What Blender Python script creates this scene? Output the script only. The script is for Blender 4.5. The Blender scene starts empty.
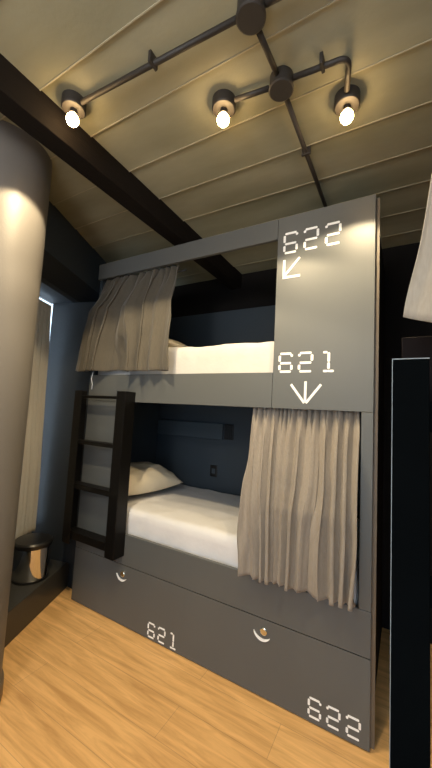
import bpy, bmesh, math, random
from mathutils import Vector, Matrix, noise
random.seed(7)
COL = bpy.context.scene.collection
R = math.radians

# ------------------------------------------------------------------ helpers
def link(o, parent=None):
    COL.objects.link(o)
    if parent is not None:
        o.parent = parent
        o.matrix_parent_inverse = Matrix.Translation(-Vector(parent_world(parent)))
    return o

def parent_world(p):
    v = Vector(p.location)
    return v

def obj(name, bm, mats, parent=None, smooth=False, bevel=0.0, autosm=False):
    bmesh.ops.recalc_face_normals(bm, faces=bm.faces)
    me = bpy.data.meshes.new(name)
    bm.to_mesh(me); bm.free()
    if not isinstance(mats, (list, tuple)): mats = [mats]
    for m in mats: me.materials.append(m)
    if smooth:
        for p in me.polygons: p.use_smooth = True
    o = bpy.data.objects.new(name, me)
    COL.objects.link(o)
    if parent is not None:
        o.parent = parent
        # every mesh is written in world coordinates; its root chain only translates
        off = Vector((0, 0, 0)); q = parent
        while q is not None:
            off += Vector(q.location); q = q.parent
        o.location = -off
    if bevel:
        md = o.modifiers.new('edge', 'BEVEL'); md.width = bevel; md.segments = 2
        md.limit_method = 'ANGLE'; md.angle_limit = R(40)
    if autosm:
        for p in me.polygons: p.use_smooth = True
        md = o.modifiers.new('split', 'EDGE_SPLIT'); md.split_angle = R(35)
    return o

def thing(name, label, cat, loc=(0, 0, 0), group=None):
    o = bpy.data.objects.new(name, None); COL.objects.link(o)
    o.location = loc; o.empty_display_size = .1
    o['label'] = label; o['category'] = cat
    if group: o['group'] = group
    return o

def tag(o, label, cat, group=None):
    o['label'] = label; o['category'] = cat
    if group: o['group'] = group
    return o

def struct(o):
    o['kind'] = 'structure'; return o

def box(bm, x0, x1, y0, y1, z0, z1, mi=0):
    vs = [bm.verts.new((x, y, z)) for x in (x0, x1) for y in (y0, y1) for z in (z0, z1)]
    for f in ((0,1,3,2),(4,6,7,5),(0,4,5,1),(2,3,7,6),(0,2,6,4),(1,5,7,3)):
        fc = bm.faces.new([vs[i] for i in f]); fc.material_index = mi
    return vs

def prism(bm, pts, z0, z1, mi=0):
    a = [bm.verts.new((x, y, z0)) for x, y in pts]; b = [bm.verts.new((x, y, z1)) for x, y in pts]
    n = len(pts)
    fs = [bm.faces.new(a[::-1]), bm.faces.new(b)]
    for i in range(n): fs.append(bm.faces.new((a[i], a[(i+1) % n], b[(i+1) % n], b[i])))
    for f in fs: f.material_index = mi

def xzprism(bm, pts, y0, y1, mi=0):
    """polygon in the x-z plane, extruded in y"""
    a = [bm.verts.new((x, y0, z)) for x, z in pts]; b = [bm.verts.new((x, y1, z)) for x, z in pts]
    n = len(pts)
    fs = [bm.faces.new(a), bm.faces.new(b[::-1])]
    for i in range(n): fs.append(bm.faces.new((a[i], b[i], b[(i+1) % n], a[(i+1) % n])))
    for f in fs: f.material_index = mi

def lathe(bm, prof, c=(0, 0, 0), axis='Z', n=40, mi=0):
    """prof: list of (r, h)"""
    rings = []
    for r, h in prof:
        ring = []
        if r < 1e-6:
            v = [0, 0, h]; ring = [v]
        else:
            for i in range(n):
                t = 2*math.pi*i/n; ring.append([r*math.cos(t), r*math.sin(t), h])
        out = []
        for q in ring:
            if axis == 'Y': q = [q[0], q[2], q[1]]
            out.append(bm.verts.new((q[0]+c[0], q[1]+c[1], q[2]+c[2])))
        rings.append(out)
    for a, b in zip(rings, rings[1:]):
        if len(a) == 1 and len(b) == 1: continue
        for i in range(n):
            j = (i+1) % n
            if len(a) == 1: f = bm.faces.new((a[0], b[i], b[j]))
            elif len(b) == 1: f = bm.faces.new((a[i], a[j], b[0]))
            else: f = bm.faces.new((a[i], a[j], b[j], b[i]))
            f.material_index = mi; f.smooth = True

def tube(bm, pts, r, n=14, mi=0, cap=True):
    pts = [Vector(p) for p in pts]; prev = None; u = None
    for k, p in enumerate(pts):
        d = (pts[min(k+1, len(pts)-1)] - pts[max(k-1, 0)]).normalized()
        if u is None:
            u = d.cross(Vector((0.13, .21, 1))); 
            if u.length < .1: u = d.cross(Vector((1, 0, 0)))
        u = (u - d*u.dot(d)).normalized(); v = d.cross(u)
        ring = [bm.verts.new(p + (u*math.cos(2*math.pi*i/n) + v*math.sin(2*math.pi*i/n))*r) for i in range(n)]
        if prev:
            for i in range(n):
                f = bm.faces.new((prev[i], prev[(i+1) % n], ring[(i+1) % n], ring[i])); f.smooth = True; f.material_index = mi
        elif cap: bm.faces.new(ring)
        prev = ring
    if cap: bm.faces.new(prev)

def arc_corner(a, c, b, rad=.05, n=8):
    a, c, b = Vector(a), Vector(c), Vector(b)
    p = c + (a-c).normalized()*rad; q = c + (b-c).normalized()*rad
    return [p*(1-t)**2 + c*2*t*(1-t) + q*t*t for t in [i/n for i in range(n+1)]]

# ------------------------------------------------------------------ materials
def new_mat(name):
    m = bpy.data.materials.new(name); m.use_nodes = True
    nt = m.node_tree; b = nt.nodes['Principled BSDF']
    return m, nt, b

def mat(name, col, rough=.5, metal=0.0, var=0.0, nscale=8, bump=0.0, bscale=60, spec=.5, emit=None, estr=0, stretch=(1, 1, 1), rvar=0.0):
    m, nt, b = new_mat(name)
    b.inputs['Base Color'].default_value = (*col, 1); b.inputs['Roughness'].default_value = rough
    b.inputs['Metallic'].default_value = metal; b.inputs['Specular IOR Level'].default_value = spec
    tc = nt.nodes.new('ShaderNodeTexCoord'); mp = nt.nodes.new('ShaderNodeMapping'); mp.inputs['Scale'].default_value = stretch
    nt.links.new(tc.outputs['Object'], mp.inputs[0])
    nz = nt.nodes.new('ShaderNodeTexNoise'); nz.inputs['Scale'].default_value = nscale; nz.inputs['Detail'].default_value = 5
    nt.links.new(mp.outputs[0], nz.inputs['Vector'])
    if var:
        r = nt.nodes.new('ShaderNodeMix'); r.data_type = 'RGBA'
        r.inputs[6].default_value = (*[c*(1-var) for c in col], 1); r.inputs[7].default_value = (*[min(1, c*(1+var)) for c in col], 1)
        nt.links.new(nz.outputs['Fac'], r.inputs[0]); nt.links.new(r.outputs[2], b.inputs['Base Color'])
    if rvar:
        mr = nt.nodes.new('ShaderNodeMapRange'); mr.inputs['To Min'].default_value = rough-rvar; mr.inputs['To Max'].default_value = rough+rvar
        nt.links.new(nz.outputs['Fac'], mr.inputs['Value']); nt.links.new(mr.outputs[0], b.inputs['Roughness'])
    if bump:
        n2 = nt.nodes.new('ShaderNodeTexNoise'); n2.inputs['Scale'].default_value = bscale; n2.inputs['Detail'].default_value = 4
        nt.links.new(mp.outputs[0], n2.inputs['Vector'])
        bp = nt.nodes.new('ShaderNodeBump'); bp.inputs['Strength'].default_value = bump; bp.inputs['Distance'].default_value = .01
        nt.links.new(n2.outputs['Fac'], bp.inputs['Height']); nt.links.new(bp.outputs[0], b.inputs['Normal'])
    if emit:
        b.inputs['Emission Color'].default_value = (*emit, 1); b.inputs['Emission Strength'].default_value = estr
    return m

M = {}
M['laminate'] = mat('grey_laminate', (.106, .113, .114), .42, var=.06, nscale=3, bump=.05, bscale=250, rvar=.04)
M['laminate_dark'] = mat('shadow_laminate', (.045, .050, .055), .5, var=.1, nscale=3)
M['navy'] = mat('dark_navy_paint', (.036, .050, .066), .55, var=.12, nscale=2, bump=.08, bscale=90)
M['wallnavy'] = mat('navy_wall_paint', (.021, .028, .037), .6, var=.15, nscale=2, bump=.12, bscale=60)
M['column'] = mat('column_paint', (.145, .135, .125), .5, var=.05, nscale=3, bump=.06, bscale=80)
M['brownedge'] = mat('brown_edge', (.17, .13, .09), .5, var=.2, nscale=6)
M['black'] = mat('black_metal', (.012, .012, .013), .38, var=.2, nscale=10, bump=.05, bscale=120)
M['ladder'] = mat('dark_stained_wood', (.004, .0036, .0033), .4, spec=.25, var=.3, nscale=9, stretch=(6, 6, .7), bump=.1, bscale=40)
M['beam'] = mat('dark_beam_wood', (.008, .006, .005), .8, var=.4, nscale=7, stretch=(8, .6, 8), bump=.3, bscale=30, spec=.15)
M['conduit'] = mat('conduit_paint', (.022, .018, .015), .6, metal=.0, var=.1)
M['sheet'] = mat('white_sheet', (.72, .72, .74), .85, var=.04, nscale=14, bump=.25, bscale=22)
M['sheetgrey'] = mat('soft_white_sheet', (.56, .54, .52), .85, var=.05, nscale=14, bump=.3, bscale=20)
M['pillow'] = mat('pillow_cotton', (.70, .62, .48), .85, var=.05, nscale=14, bump=.3, bscale=18)
M['white'] = mat('glowing_white_vinyl', (.86, .86, .84), .5, emit=(1, 1, 1), estr=.12)  # faint glow added to lift the white parts, which are no lamps
M['darkrail'] = mat('dark_brown_rail', (.006, .0025, .002), .6, var=.3, spec=.1)
M['chrome'] = mat('polished_steel', (.75, .74, .72), .10, metal=1, var=.03, rvar=.02)
M['nickel'] = mat('brushed_nickel', (.75, .72, .60), .25, metal=1)
M['blackmatte'] = mat('matte_black_paint', (.0024, .0030, .0034), .9, var=.2, spec=.0)
M['trimline'] = mat('pale_edge_strip', (.22, .25, .26), .4)
M['voiddark'] = mat('black_wall_paint', (.010, .009, .009), .8, var=.2, spec=.1)
M['plastic'] = mat('black_plastic', (.010, .010, .011), .3)
M['frame'] = mat('window_frame_paint', (.03, .04, .05), .4)
M['trunking'] = mat('trunking_grey', (.055, .075, .095), .45)
M['plinth'] = mat('plinth_paint', (.040, .040, .038), .35, var=.15, nscale=3, bump=.05)
M['bulb'] = mat('glowing_bulb', (1, .8, .5), .3, emit=(1.0, .66, .30), estr=60)

def fabric(name, col, col2, transl=.15, scale=260):
    m, nt, b = new_mat(name)
    b.inputs['Roughness'].default_value = .9; b.inputs['Sheen Weight'].default_value = .2
    b.inputs['Specular IOR Level'].default_value = .15
    tc = nt.nodes.new('ShaderNodeTexCoord'); mp = nt.nodes.new('ShaderNodeMapping'); mp.inputs['Scale'].default_value = (1, 1, .12)
    nt.links.new(tc.outputs['Object'], mp.inputs[0])
    n1 = nt.nodes.new('ShaderNodeTexNoise'); n1.inputs['Scale'].default_value = scale; n1.inputs['Detail'].default_value = 3
    n0 = nt.nodes.new('ShaderNodeTexNoise'); n0.inputs['Scale'].default_value = 9; n0.inputs['Detail'].default_value = 3
    nt.links.new(mp.outputs[0], n1.inputs['Vector']); nt.links.new(mp.outputs[0], n0.inputs['Vector'])
    ad = nt.nodes.new('ShaderNodeMath'); ad.operation = 'ADD'; ad.use_clamp = True
    mu = nt.nodes.new('ShaderNodeMath'); mu.operation = 'MULTIPLY'; mu.inputs[1].default_value = .6
    nt.links.new(n1.outputs['Fac'], mu.inputs[0]); nt.links.new(mu.outputs[0], ad.inputs[0])
    m2 = nt.nodes.new('ShaderNodeMath'); m2.operation = 'MULTIPLY'; m2.inputs[1].default_value = .4
    nt.links.new(n0.outputs['Fac'], m2.inputs[0]); nt.links.new(m2.outputs[0], ad.inputs[1])
    mx = nt.nodes.new('ShaderNodeMix'); mx.data_type = 'RGBA'
    mx.inputs[6].default_value = (*col, 1); mx.inputs[7].default_value = (*col2, 1)
    nt.links.new(ad.outputs[0], mx.inputs[0]); nt.links.new(mx.outputs[2], b.inputs['Base Color'])
    bp = nt.nodes.new('ShaderNodeBump'); bp.inputs['Strength'].default_value = .25; bp.inputs['Distance'].default_value = .002
    nt.links.new(n1.outputs['Fac'], bp.inputs['Height']); nt.links.new(bp.outputs[0], b.inputs['Normal'])
    tr = nt.nodes.new('ShaderNodeBsdfTranslucent'); nt.links.new(mx.outputs[2], tr.inputs['Color'])
    ms = nt.nodes.new('ShaderNodeMixShader'); ms.inputs[0].default_value = transl
    out = nt.nodes['Material Output']
    nt.links.new(b.outputs[0], ms.inputs[1]); nt.links.new(tr.outputs[0], ms.inputs[2]); nt.links.new(ms.outputs[0], out.inputs[0])
    return m
M['curtain'] = fabric('taupe_linen', (.21, .182, .152), (.40, .355, .305), transl=.06)
M['curtain_shade'] = fabric('shaded_taupe_linen', (.060, .055, .046), (.130, .116, .094), transl=.05)  # taupe linen darkened, painting in the shade at the upper berth
M['curtain_pale'] = fabric('pale_linen', (.24, .205, .165), (.44, .385, .31))
M['curtain_window'] = fabric('beige_window_linen', (.40, .36, .30), (.60, .55, .46), transl=.4)

def floor_mat():
    m, nt, b = new_mat('oak_plank_floor'); L = nt.links; N = nt.nodes.new
    tc = N('ShaderNodeTexCoord'); mp = N('ShaderNodeMapping'); mp.inputs['Location'].default_value = (.37, .08, 0)
    L.new(tc.outputs['Object'], mp.inputs[0])
    br = N('ShaderNodeTexBrick'); br.offset = .37; br.inputs['Scale'].default_value = 1
    br.inputs['Brick Width'].default_value = 1.22; br.inputs['Row Height'].default_value = .185
    br.inputs['Mortar Size'].default_value = .0012; br.inputs['Mortar Smooth'].default_value = .3
    br.inputs['Color1'].default_value = (.80, .50, .215, 1); br.inputs['Color2'].default_value = (.72, .435, .18, 1)
    br.inputs['Mortar'].default_value = (.50, .30, .14, 1); br.inputs['Bias'].default_value = -.1
    L.new(mp.outputs[0], br.inputs['Vector'])
    mg = N('ShaderNodeMapping'); mg.inputs['Scale'].default_value = (1.1, 13, 1); L.new(tc.outputs['Object'], mg.inputs[0])
    ng = N('ShaderNodeTexNoise'); ng.inputs['Scale'].default_value = 2.2; ng.inputs['Detail'].default_value = 7; ng.inputs['Roughness'].default_value = .62
    ng.inputs['Distortion'].default_value = .6
    L.new(mg.outputs[0], ng.inputs['Vector'])
    cr = N('ShaderNodeValToRGB'); cr.color_ramp.elements[0].position = .33; cr.color_ramp.elements[0].color = (.70, .62, .54, 1)
    cr.color_ramp.elements[1].position = .62; cr.color_ramp.elements[1].color = (1.12, 1.10, 1.08, 1)
    L.new(ng.outputs['Fac'], cr.inputs[0])
    mx = N('ShaderNodeMix'); mx.data_type = 'RGBA'; mx.blend_type = 'MULTIPLY'; mx.inputs[0].default_value = .85
    L.new(br.outputs['Color'], mx.inputs[6]); L.new(cr.outputs[0], mx.inputs[7])
    L.new(mx.outputs[2], b.inputs['Base Color'])
    b.inputs['Roughness'].default_value = .42; b.inputs['Specular IOR Level'].default_value = .45
    bp = N('ShaderNodeBump'); bp.inputs['Strength'].default_value = .12; bp.inputs['Distance'].default_value = .003
    L.new(ng.outputs['Fac'], bp.inputs['Height']); L.new(bp.outputs[0], b.inputs['Normal'])
    return m
M['floor'] = floor_mat()

def ceiling_mat():
    m, nt, b = new_mat('olive_ceiling_paint'); L = nt.links; N = nt.nodes.new
    tc = N('ShaderNodeTexCoord')
    mp = N('ShaderNodeMapping'); mp.inputs['Scale'].default_value = (.5, 1.6, 1); L.new(tc.outputs['Object'], mp.inputs[0])
    n1 = N('ShaderNodeTexNoise'); n1.inputs['Scale'].default_value = 3; n1.inputs['Detail'].default_value = 6; L.new(mp.outputs[0], n1.inputs['Vector'])
    cr = N('ShaderNodeValToRGB'); cr.color_ramp.elements[0].position = .3; cr.color_ramp.elements[0].color = (.215, .210, .140, 1)
    cr.color_ramp.elements[1].position = .72; cr.color_ramp.elements[1].color = (.33, .322, .235, 1)
    L.new(n1.outputs['Fac'], cr.inputs[0]); L.new(cr.outputs[0], b.inputs['Base Color'])
    b.inputs['Roughness'].default_value = .75
    n2 = N('ShaderNodeTexNoise'); n2.inputs['Scale'].default_value = 70; n2.inputs['Detail'].default_value = 4; L.new(tc.outputs['Object'], n2.inputs['Vector'])
    bp = N('ShaderNodeBump'); bp.inputs['Strength'].default_value = .15; bp.inputs['Distance'].default_value = .004
    L.new(n2.outputs['Fac'], bp.inputs['Height']); L.new(bp.outputs[0], b.inputs['Normal'])
    return m
M['ceiling'] = ceiling_mat()
M['joint'] = mat('ceiling_joint_filler', (.38, .35, .25), .7, var=.15, nscale=12)
M['jointdark'] = mat('ceiling_joint_shadow', (.10, .085, .05), .8)

def glass_mat():
    m, nt, b = new_mat('window_glass')
    b.inputs['Base Color'].default_value = (.95, .98, 1, 1); b.inputs['Roughness'].default_value = .02
    b.inputs['Transmission Weight'].default_value = 1; b.inputs['IOR'].default_value = 1.05
    return m
M['glass'] = glass_mat()

# ------------------------------------------------------------------ the room
ZC = 2.76
A = Vector((-2.126, -.012)); W = Vector((-.418, .9085)); Nn = Vector((-.9085, -.418))
def P(s, off): q = A + W*s + Nn*off; return (q.x, q.y)
def wallbox(bm, s0, s1, o0, o1, z0, z1, mi=0):
    prism(bm, [P(s0, o0), P(s1, o0), P(s1, o1), P(s0, o1)], z0, z1, mi)

bm = bmesh.new(); box(bm, -3.6, 2.0, -4.0, 1.06, -.08, 0); struct(obj('floor', bm, M['floor']))
# ceiling: lapped boards with a pale filled joint between them
bm = bmesh.new()
y = -4.12
while y < 1.3:
    y1 = y + .26
    a = [(y, ZC), (y1 - .004, ZC - .006), (y1 - .004, ZC + .05), (y, ZC + .05)]
    va = [bm.verts.new((-3.6, q[0], q[1])) for q in a]; vb = [bm.verts.new((2.0, q[0], q[1])) for q in a]
    bm.faces.new(va); bm.faces.new(vb[::-1])
    for i in range(4): bm.faces.new((va[i], vb[i], vb[(i+1) % 4], va[(i+1) % 4]))
    box(bm, -3.6, 2.0, y1 - .009, y1 - .004, ZC - .0085, ZC - .002, 1)
    y = y1
struct(obj('ceiling', bm, [M['ceiling'], M['joint']]))
bm = bmesh.new(); box(bm, -3.4, 2.0, 1.0, 1.06, 0, ZC); struct(obj('wall_back', bm, M['voiddark']))
bm = bmesh.new(); box(bm, 1.9, 2.0, -4.0, 1.0, 0, ZC); struct(obj('wall_right', bm, M['wallnavy']))

bm = bmesh.new(); box(bm, -3.6, -.7, -4.1, -4.0, 0, ZC); struct(obj('wall_rear_blocker', bm, M['wallnavy']))  # unseen partial wall added to block daylight from the bunk's ladder end
# window side: dropped beam, recess, low plinth
bm = bmesh.new(); wallbox(bm, -3.4, 1.08, 0.0, .5, 2.425, ZC); struct(obj('wall_left', bm, M['navy']))
bm = bmesh.new()
prf = [(0.0, 2.4249), (.12, 2.312), (.16, 2.30), (.37, 2.30), (.48, 2.4249)]
va = [bm.verts.new((*P(-3.4, o_), z_)) for o_, z_ in prf]; vb = [bm.verts.new((*P(.30, o_), z_)) for o_, z_ in prf]
bm.faces.new(va); bm.faces.new(vb[::-1])
for i in range(5): bm.faces.new((va[i], vb[i], vb[(i+1) % 5], va[(i+1) % 5]))
struct(obj('trim_1', bm, M['wallnavy']))
bm = bmesh.new(); wallbox(bm, -3.4, .12, 0, .5, 0, .2); o = struct(obj('trim_2', bm, M['plinth'], bevel=.006))
bm = bmesh.new(); wallbox(bm, -3.4, .12, .34, .46, .2, .42); struct(obj('wall_left_sill', bm, M['wallnavy']))
bm = bmesh.new()
prism(bm, [P(.50, .44), P(.158, .372), P(.075, -.02), (-2.005, .10), (-2.03, .3), P(.55, .3)], 0.2, 2.30)
prism(bm, [P(.12, -.0), (-2.01, .09), (-2.04, .3), P(.40, .3), P(.12, .3)], 0, .2)
struct(obj('wall_recess', bm, M['wallnavy']))
# window in the recess
wn = bpy.data.objects.new('window_1', None); COL.objects.link(wn); wn['kind'] = 'structure'; wn.location = (*P(-1, .38), .42)
bm = bmesh.new()
S0, S1 = -2.4, .156
wallbox(bm, S0, S1, .352, .39, .42, .45); wallbox(bm, S0, S1, .362, .39, 2.298, 2.2999)
for s in (S0, -1.2): wallbox(bm, s, s + .03, .352, .39, .42, 2.30)
obj('window_frame', bm, M['frame'], wn)
bm = bmesh.new(); wallbox(bm, S0 + .02, S1, .365, .370, .44, 2.30); obj('window_pane', bm, M['glass'], wn)

# round column
CC = (-1.70, -.88)
bm = bmesh.new(); lathe(bm, [(0, 0), (.21, 0), (.21, ZC), (0, ZC)], (*CC, 0), n=72)
o = struct(obj('wall_column', bm, M['column'], autosm=True)); 
bm = bmesh.new(); lathe(bm, [(.2105, 0), (.222, 0), (.222, .075), (.218, .085), (.2105, .085)], (*CC, 0), n=72)
struct(obj('baseboard_column', bm, M['brownedge']))
# dark timber beam under the ceiling
bm = bmesh.new(); box(bm, -1.325, -1.216, -4, 1.0, 2.62, ZC + .01)
struct(obj('ceiling_beam', bm, M['beam'], bevel=.004))

# ------------------------------------------------------------------ the bunk
ZT, ZFB, ZD, ZU, ZO, ZG = 2.5625, 2.441, 1.672, 1.474, .579, .380
XP, XR, XL = -.505, -.052, -2.0
T = .022
bunk = thing('bunk_bed', 'built-in grey laminate double bunk numbered 621 and 622 standing on the oak floor', 'bunk bed', (-1.0, .5, 0))
LAM = M['laminate']
bm = bmesh.new(); box(bm, XL, XP - .001, 0, T, ZFB, ZT); obj('top_fascia', bm, LAM, bunk, bevel=.0015)
bm = bmesh.new(); box(bm, XP + .001, 0, 0, T, ZU + .001, ZT); pnl = obj('front_panel', bm, LAM, bunk, bevel=.0015)
bm = bmesh.new(); box(bm, XL, XP - .001, 0, T, ZU + .001, ZD); obj('bed_rail', bm, LAM, bunk, bevel=.0015)
bm = bmesh.new(); box(bm, XL, -1.532, 0, T, ZG + .002, ZU - .001); obj('end_panel', bm, LAM, bunk, bevel=.0015)
bm = bmesh.new(); box(bm, XR, 0, 0, T, ZO + .001, ZU - .001); obj('front_stile', bm, LAM, bunk, bevel=.0015)
bm = bmesh.new(); box(bm, -1.530, 0, 0, T, ZG + .002, ZO - .001); obj('lower_rail', bm, LAM, bunk, bevel=.0015)
# drawers
def drawer(x0, x1):
    bm = bmesh.new(); box(bm, x0, x1, 0, T, .006, ZG - .002)
    return obj('drawer', bm, LAM, bunk)
d1 = drawer(XL, -1.0003); d2 = drawer(-1.0000, 0)
bm = bmesh.new(); box(bm, XL + .02, -.02, T + .001, T + .02, .0, ZG + .02); obj('plinth_board', bm, M['laminate_dark'], bunk)
# ends, back, decks
bm = bmesh.new(); prism(bm, [(-2.0, T), (-1.978, T), (-2.09, .985), (-2.112, .985)], 0, ZT); obj('side_panel', bm, M['navy'], bunk)
bm = bmesh.new(); box(bm, -.022, -.002, .055, .985, 0, ZT - .02); obj('side_panel', bm, M['voiddark'], bunk)
bm = bmesh.new(); box(bm, -.028, -.001, T, .054, 0, ZT - .004); box(bm, -.001, .017, .030, .050, 0, ZT - .006); obj('edge_trim', bm, M['brownedge'], bunk)
bm = bmesh.new(); box(bm, -2.09, -.023, .965, .985, ZG, 2.40); obj('back_panel', bm, M['navy'], bunk)
bm = bmesh.new(); prism(bm, [(-1.99, T+.002), (-.024, T+.002), (-.024, .96), (-2.08, .96)], ZU + .03, ZU + .06); obj('deck_board', bm, M['navy'], bunk)
bm = bmesh.new(); prism(bm, [(-1.99, T+.002), (-.024, T+.002), (-.024, .96), (-2.08, .96)], ZG + .05, ZG + .075); obj('deck_board', bm, M['navy'], bunk)
# trunking, vent and outlet on the back panel inside the lower berth
bm = bmesh.new(); box(bm, -2.07, -1.31, .935, .964, 1.185, 1.33); obj('trunking', bm, M['trunking'], bunk, bevel=.003)
bm = bmesh.new(); box(bm, -1.30, -1.205, .955, .964, 1.19, 1.33)
for i in range(5): box(bm, -1.295 + i*.0185, -1.288 + i*.0185, .950, .956, 1.2, 1.32)
v = obj('vent', bm, M['plastic'], bunk, bevel=.001); v['label'] = 'black slotted vent'
bm = bmesh.new(); box(bm, -1.43, -1.355, .955, .964, .84, .945); o = obj('outlet', bm, M['plastic'], bunk, bevel=.004); o['label'] = 'dark wall outlet'
bm = bmesh.new(); box(bm, -1.41, -1.375, .9535, .956, .87, .915); obj('socket', bm, M['trunking'], o)

# --- dashed numerals and arrows
def seg(bm, p, q, wd, y):
    p, q = Vector(p), Vector(q); d = (q-p).normalized(); n = Vector((-d.y, d.x))*wd/2; e = d*wd*.28
    pts = [p - n*.55, p + e*1 - n, q - e*1 - n, q - n*.55, q + n*.55, q - e + n, p + e + n, p + n*.55]
    xzprism(bm, [(a.x, a.y) for a in pts], y - .0012, y - .0001)
def digit(bm, ch, x, z, w, h, wd, y):
    g = wd*.70; m = z + h*.47
    H = lambda zz, x0=x, x1=x+w: seg(bm, (x0 + g, zz), (x1 - g, zz), wd*.92, y)
    V = lambda xx, z0, z1: seg(bm, (xx, z0 + g), (xx, z1 - g), wd, y)
    l, r, b, t = x + wd/2, x + w - wd/2, z + wd/2, z + h - wd/2
    tick = lambda xx, zz: seg(bm, (xx, zz - wd*.6), (xx, zz + wd*.45), wd, y)
    if ch == '6':
        H(t); V(l, m, t); H(m); V(l, b, m); V(r, b, m); H(b); tick(r, t - wd*.75)
    elif ch == '2':
        tick(l, t - wd*.75); H(t); V(r, m, t); H(m); V(l, b, m); H(b)
    elif ch == '1':
        c = x + w*.62
        seg(bm, (c - wd*2.1, t - wd*.1), (c - wd*.5, t - wd*.1), wd*.9, y)
        seg(bm, (c, t - wd*.2), (c, m + wd*.1), wd, y); seg(bm, (c, m - wd*.1), (c, b + wd*.8), wd, y)
        seg(bm, (c - wd*2.0, b), (c - wd*.4, b), wd*.95, y); seg(bm, (c + wd*.3, b), (c + wd*1.9, b), wd*.95, y)
        seg(bm, (c - wd*.4, b), (c + wd*.4, b), wd*.9, y)
def number(txt, x, z, w, gap, h, wd, parent, lab):
    for i, ch in enumerate(txt):
        bm = bmesh.new(); digit(bm, ch, x + i*(w+gap), z, w, h, wd, 0)
        o = obj('numeral', bm, M['white'], parent); o['label'] = 'white dashed numeral ' + ch
number('622', -.470, 2.340, .083, .031, .126, .0135, pnl, 'white dashed number 622')
number('621', -.474, 1.668, .080, .028, .112, .0135, pnl, 'white dashed number 621')
number('621', -1.266, .016, .060, .022, .090, .0105, d1, 'white dashed number 621')
number('622', -.268, .026, .063, .022, .090, .0105, d2, 'white dashed number 622')
def bar(bm, p, q, wd):
    p, q = Vector(p), Vector(q); d = (q-p).normalized(); n = Vector((-d.y, d.x))*wd/2
    xzprism(bm, [tuple(a) for a in (p - n, q - n, q + n, p + n)], -.0012, -.0001)
bm = bmesh.new(); c = (-.468, 2.205)
bar(bm, (-.461, 2.205), (-.461, 2.307), .013); bar(bm, (-.468, 2.205), (-.370, 2.205), .013); bar(bm, (-.462, 2.21), (-.374, 2.308), .012)
o = obj('arrow_marking', bm, M['white'], pnl); o['label'] = 'white diagonal arrow'
bm = bmesh.new()
bar(bm, (-.3225, 1.512), (-.3225, 1.622), .013); bar(bm, (-.3265, 1.508), (-.400, 1.606), .013); bar(bm, (-.3185, 1.508), (-.243, 1.606), .013)
o = obj('arrow_marking', bm, M['white'], pnl); o['label'] = 'white downward arrow'
# cam locks with a crescent pull
def lockset(x, z, d):
    bm = bmesh.new(); lathe(bm, [(0, -.010), (.015, -.010), (.019, -.007), (.020, 0)], (x, 0, z), 'Y', 28)
    box(bm, x - .002, x + .002, -.0108, -.009, z - .007, z + .007)
    o = obj('drawer_lock', bm, M['nickel'], d, autosm=True); o['label'] = 'round nickel lock'
    bm = bmesh.new(); pts = []
    for i in range(21):
        t = R(200 + 120*i/20); pts.append((x - .006 + .052*math.cos(t), -.004, z + .008 + .052*math.sin(t)))
    prev = None
    for i, p_ in enumerate(pts):
        k = math.sin(math.pi*i/20)*.0055 + .0008
        t = R(200 + 120*i/20); u = (math.cos(t), math.sin(t))
        cur = [bm.verts.new((p_[0] + u[0]*s*k, yy, p_[2] + u[1]*s*k)) for s, yy in ((-1, 0), (-1, -.006), (1, -.006), (1, 0))]
        if prev:
            for j in range(4): bm.faces.new((prev[j], prev[(j+1) % 4], cur[(j+1) % 4], cur[j]))
        prev = cur
    o = obj('drawer_pull', bm, M['white'], d); o['label'] = 'white crescent pull'
lockset(-1.505, .325, d1); lockset(-.500, .322, d2)

# ------------------------------------------------------------------ ladders
def ladder(x0, x1, yf, yb, z0, z1, rw, label, rungs, mt, trim=False):
    t = thing('bunk_ladder', label, 'ladder', ((x0+x1)/2, (yf+yb)/2, z0), 'bunk ladders')
    for a, b in ((x0, x0 + rw), (x1 - rw, x1)):
        bm = bmesh.new()
        if trim: box(bm, a, b, yf, yf + .03, z0, z1)
        else: box(bm, a, b, yf, yf + .006, z0, z1)
        # deep rail: full-depth plank with a front lip
        box(bm, (b - .018) if a != x0 else a, b if a != x0 else a + .018, yf + (.0301 if trim else .0061), yb, z0, z1)
        rl = obj('rail', bm, mt, t, bevel=.002)
        if trim:
            bm = bmesh.new(); box(bm, a - .0010, a, yf - .001, yf + .028, z0, z1 + .0015); box(bm, a, b, yf - .001, yf + .028, z1, z1 + .0015)
            e_ = obj('edge_trim', bm, M['trimline'], rl); e_['label'] = 'pale thin edge strip'
    for z, h, dep in rungs:
        bm = bmesh.new(); box(bm, x0 + .012, x1 - .012, yf + .012, yf + dep, z - h/2, z + h/2)
        obj('rung', bm, mt, t, bevel=.002)
    return t
ladder(-2.033, -1.508, -.10, -.001, .44, 1.545, .082, 'dark wooden ladder hooked on the front of the bunk numbered 621 and 622',
       [(1.50, .020, .05), (1.165, .028, .07), (.845, .036, .085), (.50, .052, .095)], M['ladder'])
ladder(.105, .62, -1.075, -.975, .44, 1.545, .053, 'black ladder of a second bunk seen close up under its bunched curtain',
       [(1.45, .05, .05), (1.165, .028, .07), (.845, .036, .085), (.50, .052, .095)], M['blackmatte'], True)

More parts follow.
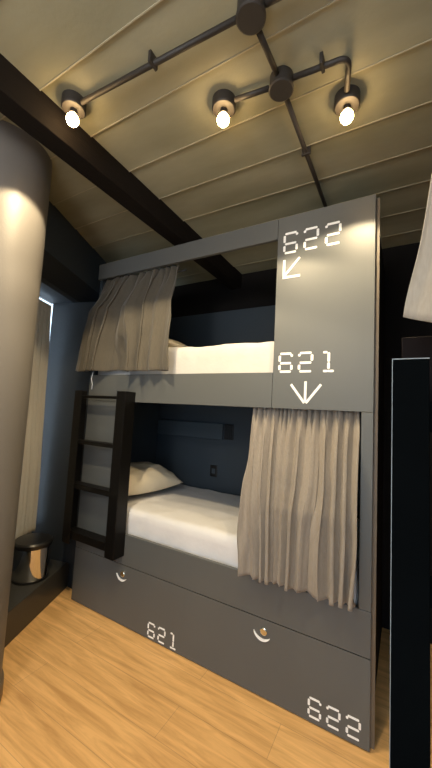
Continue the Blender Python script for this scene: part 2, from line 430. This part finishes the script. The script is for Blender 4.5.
# ------------------------------------------------------------------ second bunk beside the camera
b2 = thing('bunk_bed', 'near-black second bunk with its dark rail just below the pale bunched curtain', 'bunk bed', (1.0, -.9, 0))
bm = bmesh.new(); box(bm, .118, 1.85, -.972, -.95, 1.474, 1.606); obj('bed_rail', bm, M['darkrail'], b2, bevel=.002)
bm = bmesh.new(); box(bm, .30, 1.85, -.972, -.95, 2.44, 2.56); obj('top_fascia', bm, LAM, b2)
bm = bmesh.new(); box(bm, .62, 1.85, -.972, -.95, 0, 1.473); obj('end_panel', bm, LAM, b2)
bm = bmesh.new(); box(bm, .62, 1.85, -.949, -.3, 1.5, 1.53); obj('deck_board', bm, M['navy'], b2)
bm = bmesh.new(); box(bm, 1.83, 1.85, -.949, -.3, 0, 2.56); obj('side_panel', bm, M['navy'], b2)

# ------------------------------------------------------------------ curtains
def curtain(name, mt, label, top, bot, nf, amp, seed, ztop_wave=.0, hem=.008, nu=420, nv=60, header=.07, belly=None, loc=None, group=None, profile=None, gather=1.0, yease=1.0):
    """top/bot: ((xa,ya,za),(xb,yb,zb)); folds displace along the horizontal normal towards the room"""
    rnd = random.Random(seed)
    ta, tb = Vector(top[0]), Vector(top[1]); ba, bb = Vector(bot[0]), Vector(bot[1])
    ax = (tb - ta); ax.z = 0; ax.normalize(); nor = Vector((ax.y, -ax.x, 0))
    # random fold phase warping
    ks = [(rnd.uniform(.6, 1.4), rnd.uniform(0, 6.28), rnd.uniform(.5, 2.2)) for _ in range(5)]
    def warp(u): return u + sum(a*.018*math.sin(b + 2*math.pi*c*u) for a, b, c in ks)
    fa = [rnd.choice((.35, .6, .9, 1.15, 1.3))*rnd.uniform(.85, 1.1) for _ in range(nf + 4)]
    bm = bmesh.new(); rows = []
    for j in range(nv + 1):
        v = j/nv; row = []
        for i in range(nu + 1):
            u = i/nu; uw = warp(u)
            uu = uw
            if profile: uu_pos = profile(u, v)
            else: uu_pos = u
            pa, pb = ta.lerp(tb, uu_pos), ba.lerp(bb, uu_pos)
            p = pa.lerp(pb, v); p.y = pa.y + (pb.y - pa.y)*min(1, v*yease)
            drift = noise.noise(Vector((u*2.6 + seed, v*1.1, 3.3)))*1.1*v + noise.noise(Vector((u*5 + seed, v*2.3, 8.1)))*.35*v
            ph = uw*nf + drift; k = int(math.floor(ph)) % len(fa)
            k2 = (k + 1) % len(fa); fr = ph - math.floor(ph); sm = fr*fr*(3 - 2*fr)
            a_ = fa[k]*(1 - sm) + fa[k2]*sm
            f1 = math.sin(2*math.pi*ph); f1 = math.copysign(abs(f1)**.7, f1)
            body = min(1, v*5 + .35)
            big = f1*amp*a_*body*(.75 + .25*v)
            big += amp*.8*noise.noise(Vector((u*3.1, v*.9, seed*1.7)))*v
            small = math.sin(2*math.pi*ph*2.0 + 1.3)*amp*.65*max(0, 1 - v*5.0)
            fine = noise.noise(Vector((u*nf*3.2, v*1.6, seed + 4)))*amp*.28 + noise.noise(Vector((u*8, v*6, seed)))*amp*.22
            side = math.sin(4*math.pi*ph)*amp*a_*.42*body*gather
            q = p + nor*(big + small + fine) + ax*side
            q.z += noise.noise(Vector((u*6, seed, v)))*hem*v*2 - f1*hem*v*.6
            if v < .02: q.z += abs(math.sin(2*math.pi*ph*2))*ztop_wave
            if belly: q += nor*belly*math.sin(math.pi*v)
            row.append(bm.verts.new(q))
        rows.append(row)
    for j in range(nv):
        for i in range(nu):
            bm.faces.new((rows[j][i], rows[j][i+1], rows[j+1][i+1], rows[j+1][i]))
    o = obj(name, bm, mt, None, smooth=True)
    md = o.modifiers.new('cloth', 'SOLIDIFY'); md.thickness = .0022; md.offset = 0
    return tag(o, label, 'curtain', group)

def prof_low(u, v): return u
c1 = curtain('privacy_curtain', M['curtain'], 'long taupe linen curtain gathered in folds over the lower berth', ((-.645, .060, 1.490), (-.070, .060, 1.490)),
        ((-.632, -.050, .590), (-.066, -.050, .603)), 10, .029, 3, yease=1.7, hem=.004, ztop_wave=.004)
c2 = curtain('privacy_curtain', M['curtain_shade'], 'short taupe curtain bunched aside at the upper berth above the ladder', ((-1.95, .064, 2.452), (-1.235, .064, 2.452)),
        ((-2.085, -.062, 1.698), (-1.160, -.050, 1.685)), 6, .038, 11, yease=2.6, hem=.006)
c3 = curtain('privacy_curtain', M['curtain_pale'], 'pale linen curtain bunched above the black ladder of the second bunk', ((.240, -1.09, 2.44), (.75, -1.09, 2.44)),
        ((.128, -1.112, 1.606), (.66, -1.112, 1.42)), 6, .016, 5, hem=.010)
# curtain tracks
def rod(name, a, b, label):
    bm = bmesh.new(); tube(bm, [a, b], .006, 10); return tag(obj(name, bm, M['black']), label, 'curtain rod')
rod('curtain_rod', (-.640, .104, 1.485), (-.030, .104, 1.485), 'thin black rod carrying the long lower berth curtain')
rod('curtain_rod', (-1.96, .112, 2.43), (-1.22, .112, 2.43), 'thin black rod carrying the short upper berth curtain')

# window curtain
a = P(-1.5, .322); b = P(.048, .322)
c4 = curtain('window_curtain', M['curtain_window'], 'beige full-length curtain hanging in the window recess behind the column', ((a[0], a[1], 2.25), (b[0], b[1], 2.25)),
        ((P(-1.5, .322)[0], a[1], .40), (P(.120, .322)[0], P(.120, .322)[1], .40)), 21, .013, 21, hem=.004)
# thin white cord under the upper curtain
bm = bmesh.new(); tube(bm, [(-1.965, -.006, 1.69), (-1.968, -.012, 1.64), (-1.955, -.010, 1.60), (-1.960, -.008, 1.56)], .0025, 8)
tag(obj('cord', bm, M['white'], smooth=True), 'thin white cord dangling beneath the short upper curtain', 'cord')

# ------------------------------------------------------------------ bedding
def soft_box(x0, x1, y0, y1, z0, z1, rad, seed, wr=.006, nx=70, ny=34, nz=8, slant=None):
    bm = bmesh.new()
    cx, cy, cz = (x0+x1)/2, (y0+y1)/2, (z0+z1)/2; hx, hy, hz = (x1-x0)/2, (y1-y0)/2, (z1-z0)/2
    verts = {}
    def V(i, j, k):
        key = (i, j, k)
        if key in verts: return verts[key]
        p = Vector((-hx + 2*hx*i/nx, -hy + 2*hy*j/ny, -hz + 2*hz*k/nz))
        c = Vector((max(-hx+rad, min(hx-rad, p.x)), max(-hy+rad, min(hy-rad, p.y)), max(-hz+rad, min(hz-rad, p.z))))
        d = p - c
        if d.length > 1e-9: 
            m = max(abs(d.x), abs(d.y), abs(d.z)); p = c + d.normalized()*m if d.length > m else c + d
            nrm = d.normalized()
        else: nrm = Vector((0, 0, 1))
        q = p + Vector((cx, cy, cz))
        n_ = noise.noise(Vector((q.x*4.5, q.y*3 + q.z*2, seed)))*wr + noise.noise(Vector((q.x*13 + q.y*5, q.y*9, seed + 5 + q.z*4)))*wr*.6
        n_ += abs(noise.noise(Vector((q.x*6 - q.z*6, q.y*4 + q.z*3, seed + 9))))*-wr*1.4
        if k == 0: n_ = 0
        q += nrm*n_
        if slant and q.z > z0: q.x += 0
        verts[key] = bm.verts.new(q); return verts[key]
    for i in range(nx):
        for j in range(ny):
            bm.faces.new((V(i, j, 0), V(i, j+1, 0), V(i+1, j+1, 0), V(i+1, j, 0)))
            bm.faces.new((V(i, j, nz), V(i+1, j, nz), V(i+1, j+1, nz), V(i, j+1, nz)))
    for i in range(nx):
        for k in range(nz):
            bm.faces.new((V(i, 0, k), V(i+1, 0, k), V(i+1, 0, k+1), V(i, 0, k+1)))
            bm.faces.new((V(i, ny, k), V(i, ny, k+1), V(i+1, ny, k+1), V(i+1, ny, k)))
    for j in range(ny):
        for k in range(nz):
            bm.faces.new((V(0, j, k), V(0, j, k+1), V(0, j+1, k+1), V(0, j+1, k)))
            bm.faces.new((V(nx, j, k), V(nx, j+1, k), V(nx, j+1, k+1), V(nx, j, k+1)))
    return bm
bm = soft_box(-1.98, -.06, .035, .93, ZG + .076, .735, .045, 2, .008)
tag(obj('mattress', bm, M['sheet'], smooth=True), 'mattress in a white sheet on the lower berth', 'mattress')
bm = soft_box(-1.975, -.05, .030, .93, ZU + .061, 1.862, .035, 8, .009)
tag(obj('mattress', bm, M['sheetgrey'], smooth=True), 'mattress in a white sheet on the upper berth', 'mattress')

def pillow(cx, cy, cz, lx, ly, th, rot, seed, label):
    bm = bmesh.new(); n = 36; m = 28; top = []; bot = []
    Mx = Matrix.Translation((cx, cy, cz)) @ rot
    for i in range(n+1):
        rt, rb = [], []
        for j in range(m+1):
            u = -1 + 2*i/n; v = -1 + 2*j/m
            prof = max(0, (1-abs(u)**2.6))**.55 * max(0, (1-abs(v)**2.6))**.55
            pin = 1 - .09*(u*u)*(1-v*v)*0 - .07*(1 - abs(u))*abs(v)**4*0
            x = u*lx/2*(1 - .07*(1-v*v)*abs(u)**3); y_ = v*ly/2*(1 - .07*(1-u*u)*abs(v)**3)
            w_ = noise.noise(Vector((u*2.4, v*2.1, seed)))*.012*prof + noise.noise(Vector((u*6, v*5, seed+3)))*.006
            rt.append(bm.verts.new(Mx @ Vector((x, y_, th*.62*prof + w_))))
            rb.append(rt[-1] if i in (0, n) or j in (0, m) else bm.verts.new(Mx @ Vector((x, y_, -th*.38*prof))))
        top.append(rt); bot.append(rb)
    for i in range(n):
        for j in range(m):
            bm.faces.new((top[i][j], top[i+1][j], top[i+1][j+1], top[i][j+1]))
            q = (bot[i][j], bot[i][j+1], bot[i+1][j+1], bot[i+1][j])
            if len(set(q)) == 4:
                try: bm.faces.new(q)
                except ValueError: pass
    return tag(obj('pillow', bm, M['pillow'], smooth=True), label, 'pillow')
pillow(-1.765, .37, .850, .42, .64, .20, Matrix.Rotation(R(-8), 4, 'Z') @ Matrix.Rotation(R(9), 4, 'Y'), 4, 'plump cream pillow lying on the lower berth behind the ladder')
pillow(-1.62, .30, 1.920, .56, .38, .11, Matrix.Rotation(R(0), 4, 'Y'), 9, 'cream pillow on the upper berth half hidden by the short curtain')

# ------------------------------------------------------------------ bin on the plinth
bc = P(-.17, .135)
bn = thing('pedal_bin', 'round polished steel waste bin with black rim on the dark plinth beside the column', 'bin', (*bc, .2))
bm = bmesh.new(); lathe(bm, [(0, .215), (.114, .215), (.116, .222), (.121, .425), (0, .425)], (*bc, 0), n=48); obj('body', bm, M['chrome'], bn, autosm=True)
bm = bmesh.new(); lathe(bm, [(0, .2), (.119, .2), (.119, .2149), (0, .2149)], (*bc, 0), n=48); obj('base', bm, M['plastic'], bn, autosm=True)
bm = bmesh.new(); lathe(bm, [(0, .4252), (.125, .4252), (.128, .431), (.128, .452), (.118, .462), (.07, .468), (0, .470)], (*bc, 0), n=48); obj('lid', bm, M['plastic'], bn, autosm=True)

# ------------------------------------------------------------------ conduits and lamps
ZP = 2.728
def junction(x, y, label):
    bm = bmesh.new(); lathe(bm, [(0, 2.700), (.044, 2.700), (.049, 2.704), (.049, 2.708), (.046, 2.710), (.046, ZC - .001), (0, ZC - .001)], (x, y, 0), n=36)
    t = thing('junction_box', label, 'junction box', (x, y, 2.70)); obj('housing', bm, M['conduit'], t, autosm=True)
    bm = bmesh.new()

junction(-.308, -.861, 'round black junction box where four ceiling conduits cross')
junction(-.297, -.592, 'round black junction box between the two lamps closest to the 622 panel')
def conduit(pts, clips, label, ax='x', r=.0105):
    t = thing('conduit', label, 'conduit', pts[0])
    bm = bmesh.new(); tube(bm, pts, r, 16); obj('pipe', bm, M['conduit'], t)
    for cx, cy in clips:
        bm = bmesh.new()
        if ax == 'x': box(bm, cx - .006, cx + .006, cy - .022, cy + .022, ZP - .014, ZC - .001)
        else: box(bm, cx - .022, cx + .022, cy - .006, cy + .006, ZP - .014, ZC - .001)
        obj('clip', bm, M['conduit'], t, bevel=.002)
    return t
conduit([(-.308, -.812, ZP), (-.299, -.641, ZP)], [], 'short black conduit linking the two round junction boxes', 'y')
conduit([(-.297, -.543, ZP), (-.296, .0, ZP), (-.297, .985, ZP)], [(-.296, -.218)], 'black conduit running over the top of the bunk', 'y')
conduit([(-.357, -.864, ZP), (-1.078, -.904, ZP)], [(-.696, -.887)], 'long black conduit leading to the lamp by the dark beam')
conduit([(-.259, -.859, ZP), (1.2, -.76, ZP)], [(.3, -.825)], 'black conduit leaving the crossing towards the second bunk')
conduit([(-.346, -.600, ZP), (-.487, -.618, ZP)], [], 'short black conduit between junction box and the middle lamp')
cor = arc_corner((-.2, -.596, ZP), (-.052, -.578, ZP), (-.066, -.48, ZP), .035)
conduit([(-.248, -.597, ZP)] + [tuple(q) for q in cor] + [(-.076, -.455, ZP)], [(-.141, -.594)], 'black conduit with a bend ending at the lamp nearest the wall panel')

def lamp(x, y, label, e=46):
    t = thing('ceiling_lamp', label, 'lamp', (x, y, 2.64), 'ceiling lamps on the conduit')
    bm = bmesh.new(); lathe(bm, [(0, 2.712), (.046, 2.712), (.050, 2.717), (.050, ZC - .001), (0, ZC - .001)], (x, y, 0), n=36); obj('mounting_box', bm, M['conduit'], t, autosm=True)
    bm = bmesh.new(); lathe(bm, [(0, 2.7115), (.016, 2.7115), (.016, 2.695), (0, 2.695)], (x, y, 0), n=20); obj('socket', bm, M['black'], t, autosm=True)
    bm = bmesh.new(); prof = [(0, 2.6945), (.012, 2.694)]
    for i in range(1, 13):
        a_ = R(62 - 152*i/12); prof.append((.026*math.cos(a_) if i < 12 else 0, 2.668 + .026*math.sin(a_) if i < 12 else 2.642))
    lathe(bm, prof, (x, y, 0), n=20); obj('bulb', bm, M['bulb'], t, smooth=True)
    l = bpy.data.lights.new('lamp_beam', 'SPOT'); l.energy = e; l.color = (1, .79, .48); l.shadow_soft_size = .02
    l.spot_size = R(128); l.spot_blend = .15
    o = bpy.data.objects.new('lamp_beam', l); COL.objects.link(o); o.location = (x, y, 2.636)
lamp(-1.128, -.905, 'glowing ceiling lamp beside the dark timber beam', 80)
lamp(-.543, -.611, 'glowing ceiling lamp in the middle of the conduit run')
lamp(-.083, -.396, 'glowing ceiling lamp closest to the tall panel marked 622')

# unseen fill lights added behind the camera to brighten ceiling and room
for x, y, e in ((-.6, -2.3, 36), (.7, -2.1, 22), (-.3, -3.3, 30)):
    l = bpy.data.lights.new('fill_light', 'POINT'); l.energy = e; l.color = (1, .90, .78); l.shadow_soft_size = .12
    o = bpy.data.objects.new('fill_light', l); COL.objects.link(o); o.location = (x, y, 2.3)

# ------------------------------------------------------------------ world: overcast daylight
w = bpy.data.worlds.new('World'); bpy.context.scene.world = w; w.use_nodes = True
bg = w.node_tree.nodes['Background']
sky = w.node_tree.nodes.new('ShaderNodeTexSky'); sky.sky_type = 'HOSEK_WILKIE'; sky.turbidity = 6; sky.sun_direction = (-.4, -.5, .75)
mx = w.node_tree.nodes.new('ShaderNodeMix'); mx.data_type = 'RGBA'; mx.inputs[0].default_value = .75
mx.inputs[7].default_value = (.68, .84, 1.0, 1)
w.node_tree.links.new(sky.outputs[0], mx.inputs[6]); w.node_tree.links.new(mx.outputs[2], bg.inputs[0]); bg.inputs[1].default_value = 3.6

# ------------------------------------------------------------------ camera
cam = bpy.data.cameras.new('camera'); co = bpy.data.objects.new('camera', cam); COL.objects.link(co)
yaw, pitch, roll = R(-29.9767), R(4.8014), R(2.9939)
f = Vector((math.sin(yaw)*math.cos(pitch), math.cos(yaw)*math.cos(pitch), math.sin(pitch)))
r = Vector((math.cos(yaw), -math.sin(yaw), 0)); u = r.cross(f)
r2 = r*math.cos(roll) + u*math.sin(roll); u2 = -r*math.sin(roll) + u*math.cos(roll)
m = Matrix.Identity(4)
for i in range(3): m[i][0] = r2[i]; m[i][1] = u2[i]; m[i][2] = -f[i]
m.translation = Vector((.12054, -1.70489, 1.44066)); co.matrix_world = m
cam.sensor_fit = 'VERTICAL'; cam.sensor_height = 36; cam.lens = 325.87*36/768; cam.clip_start = .02
bpy.context.scene.camera = co
bpy.context.scene.view_settings.view_transform = 'Standard'
bpy.context.scene.view_settings.exposure = 0
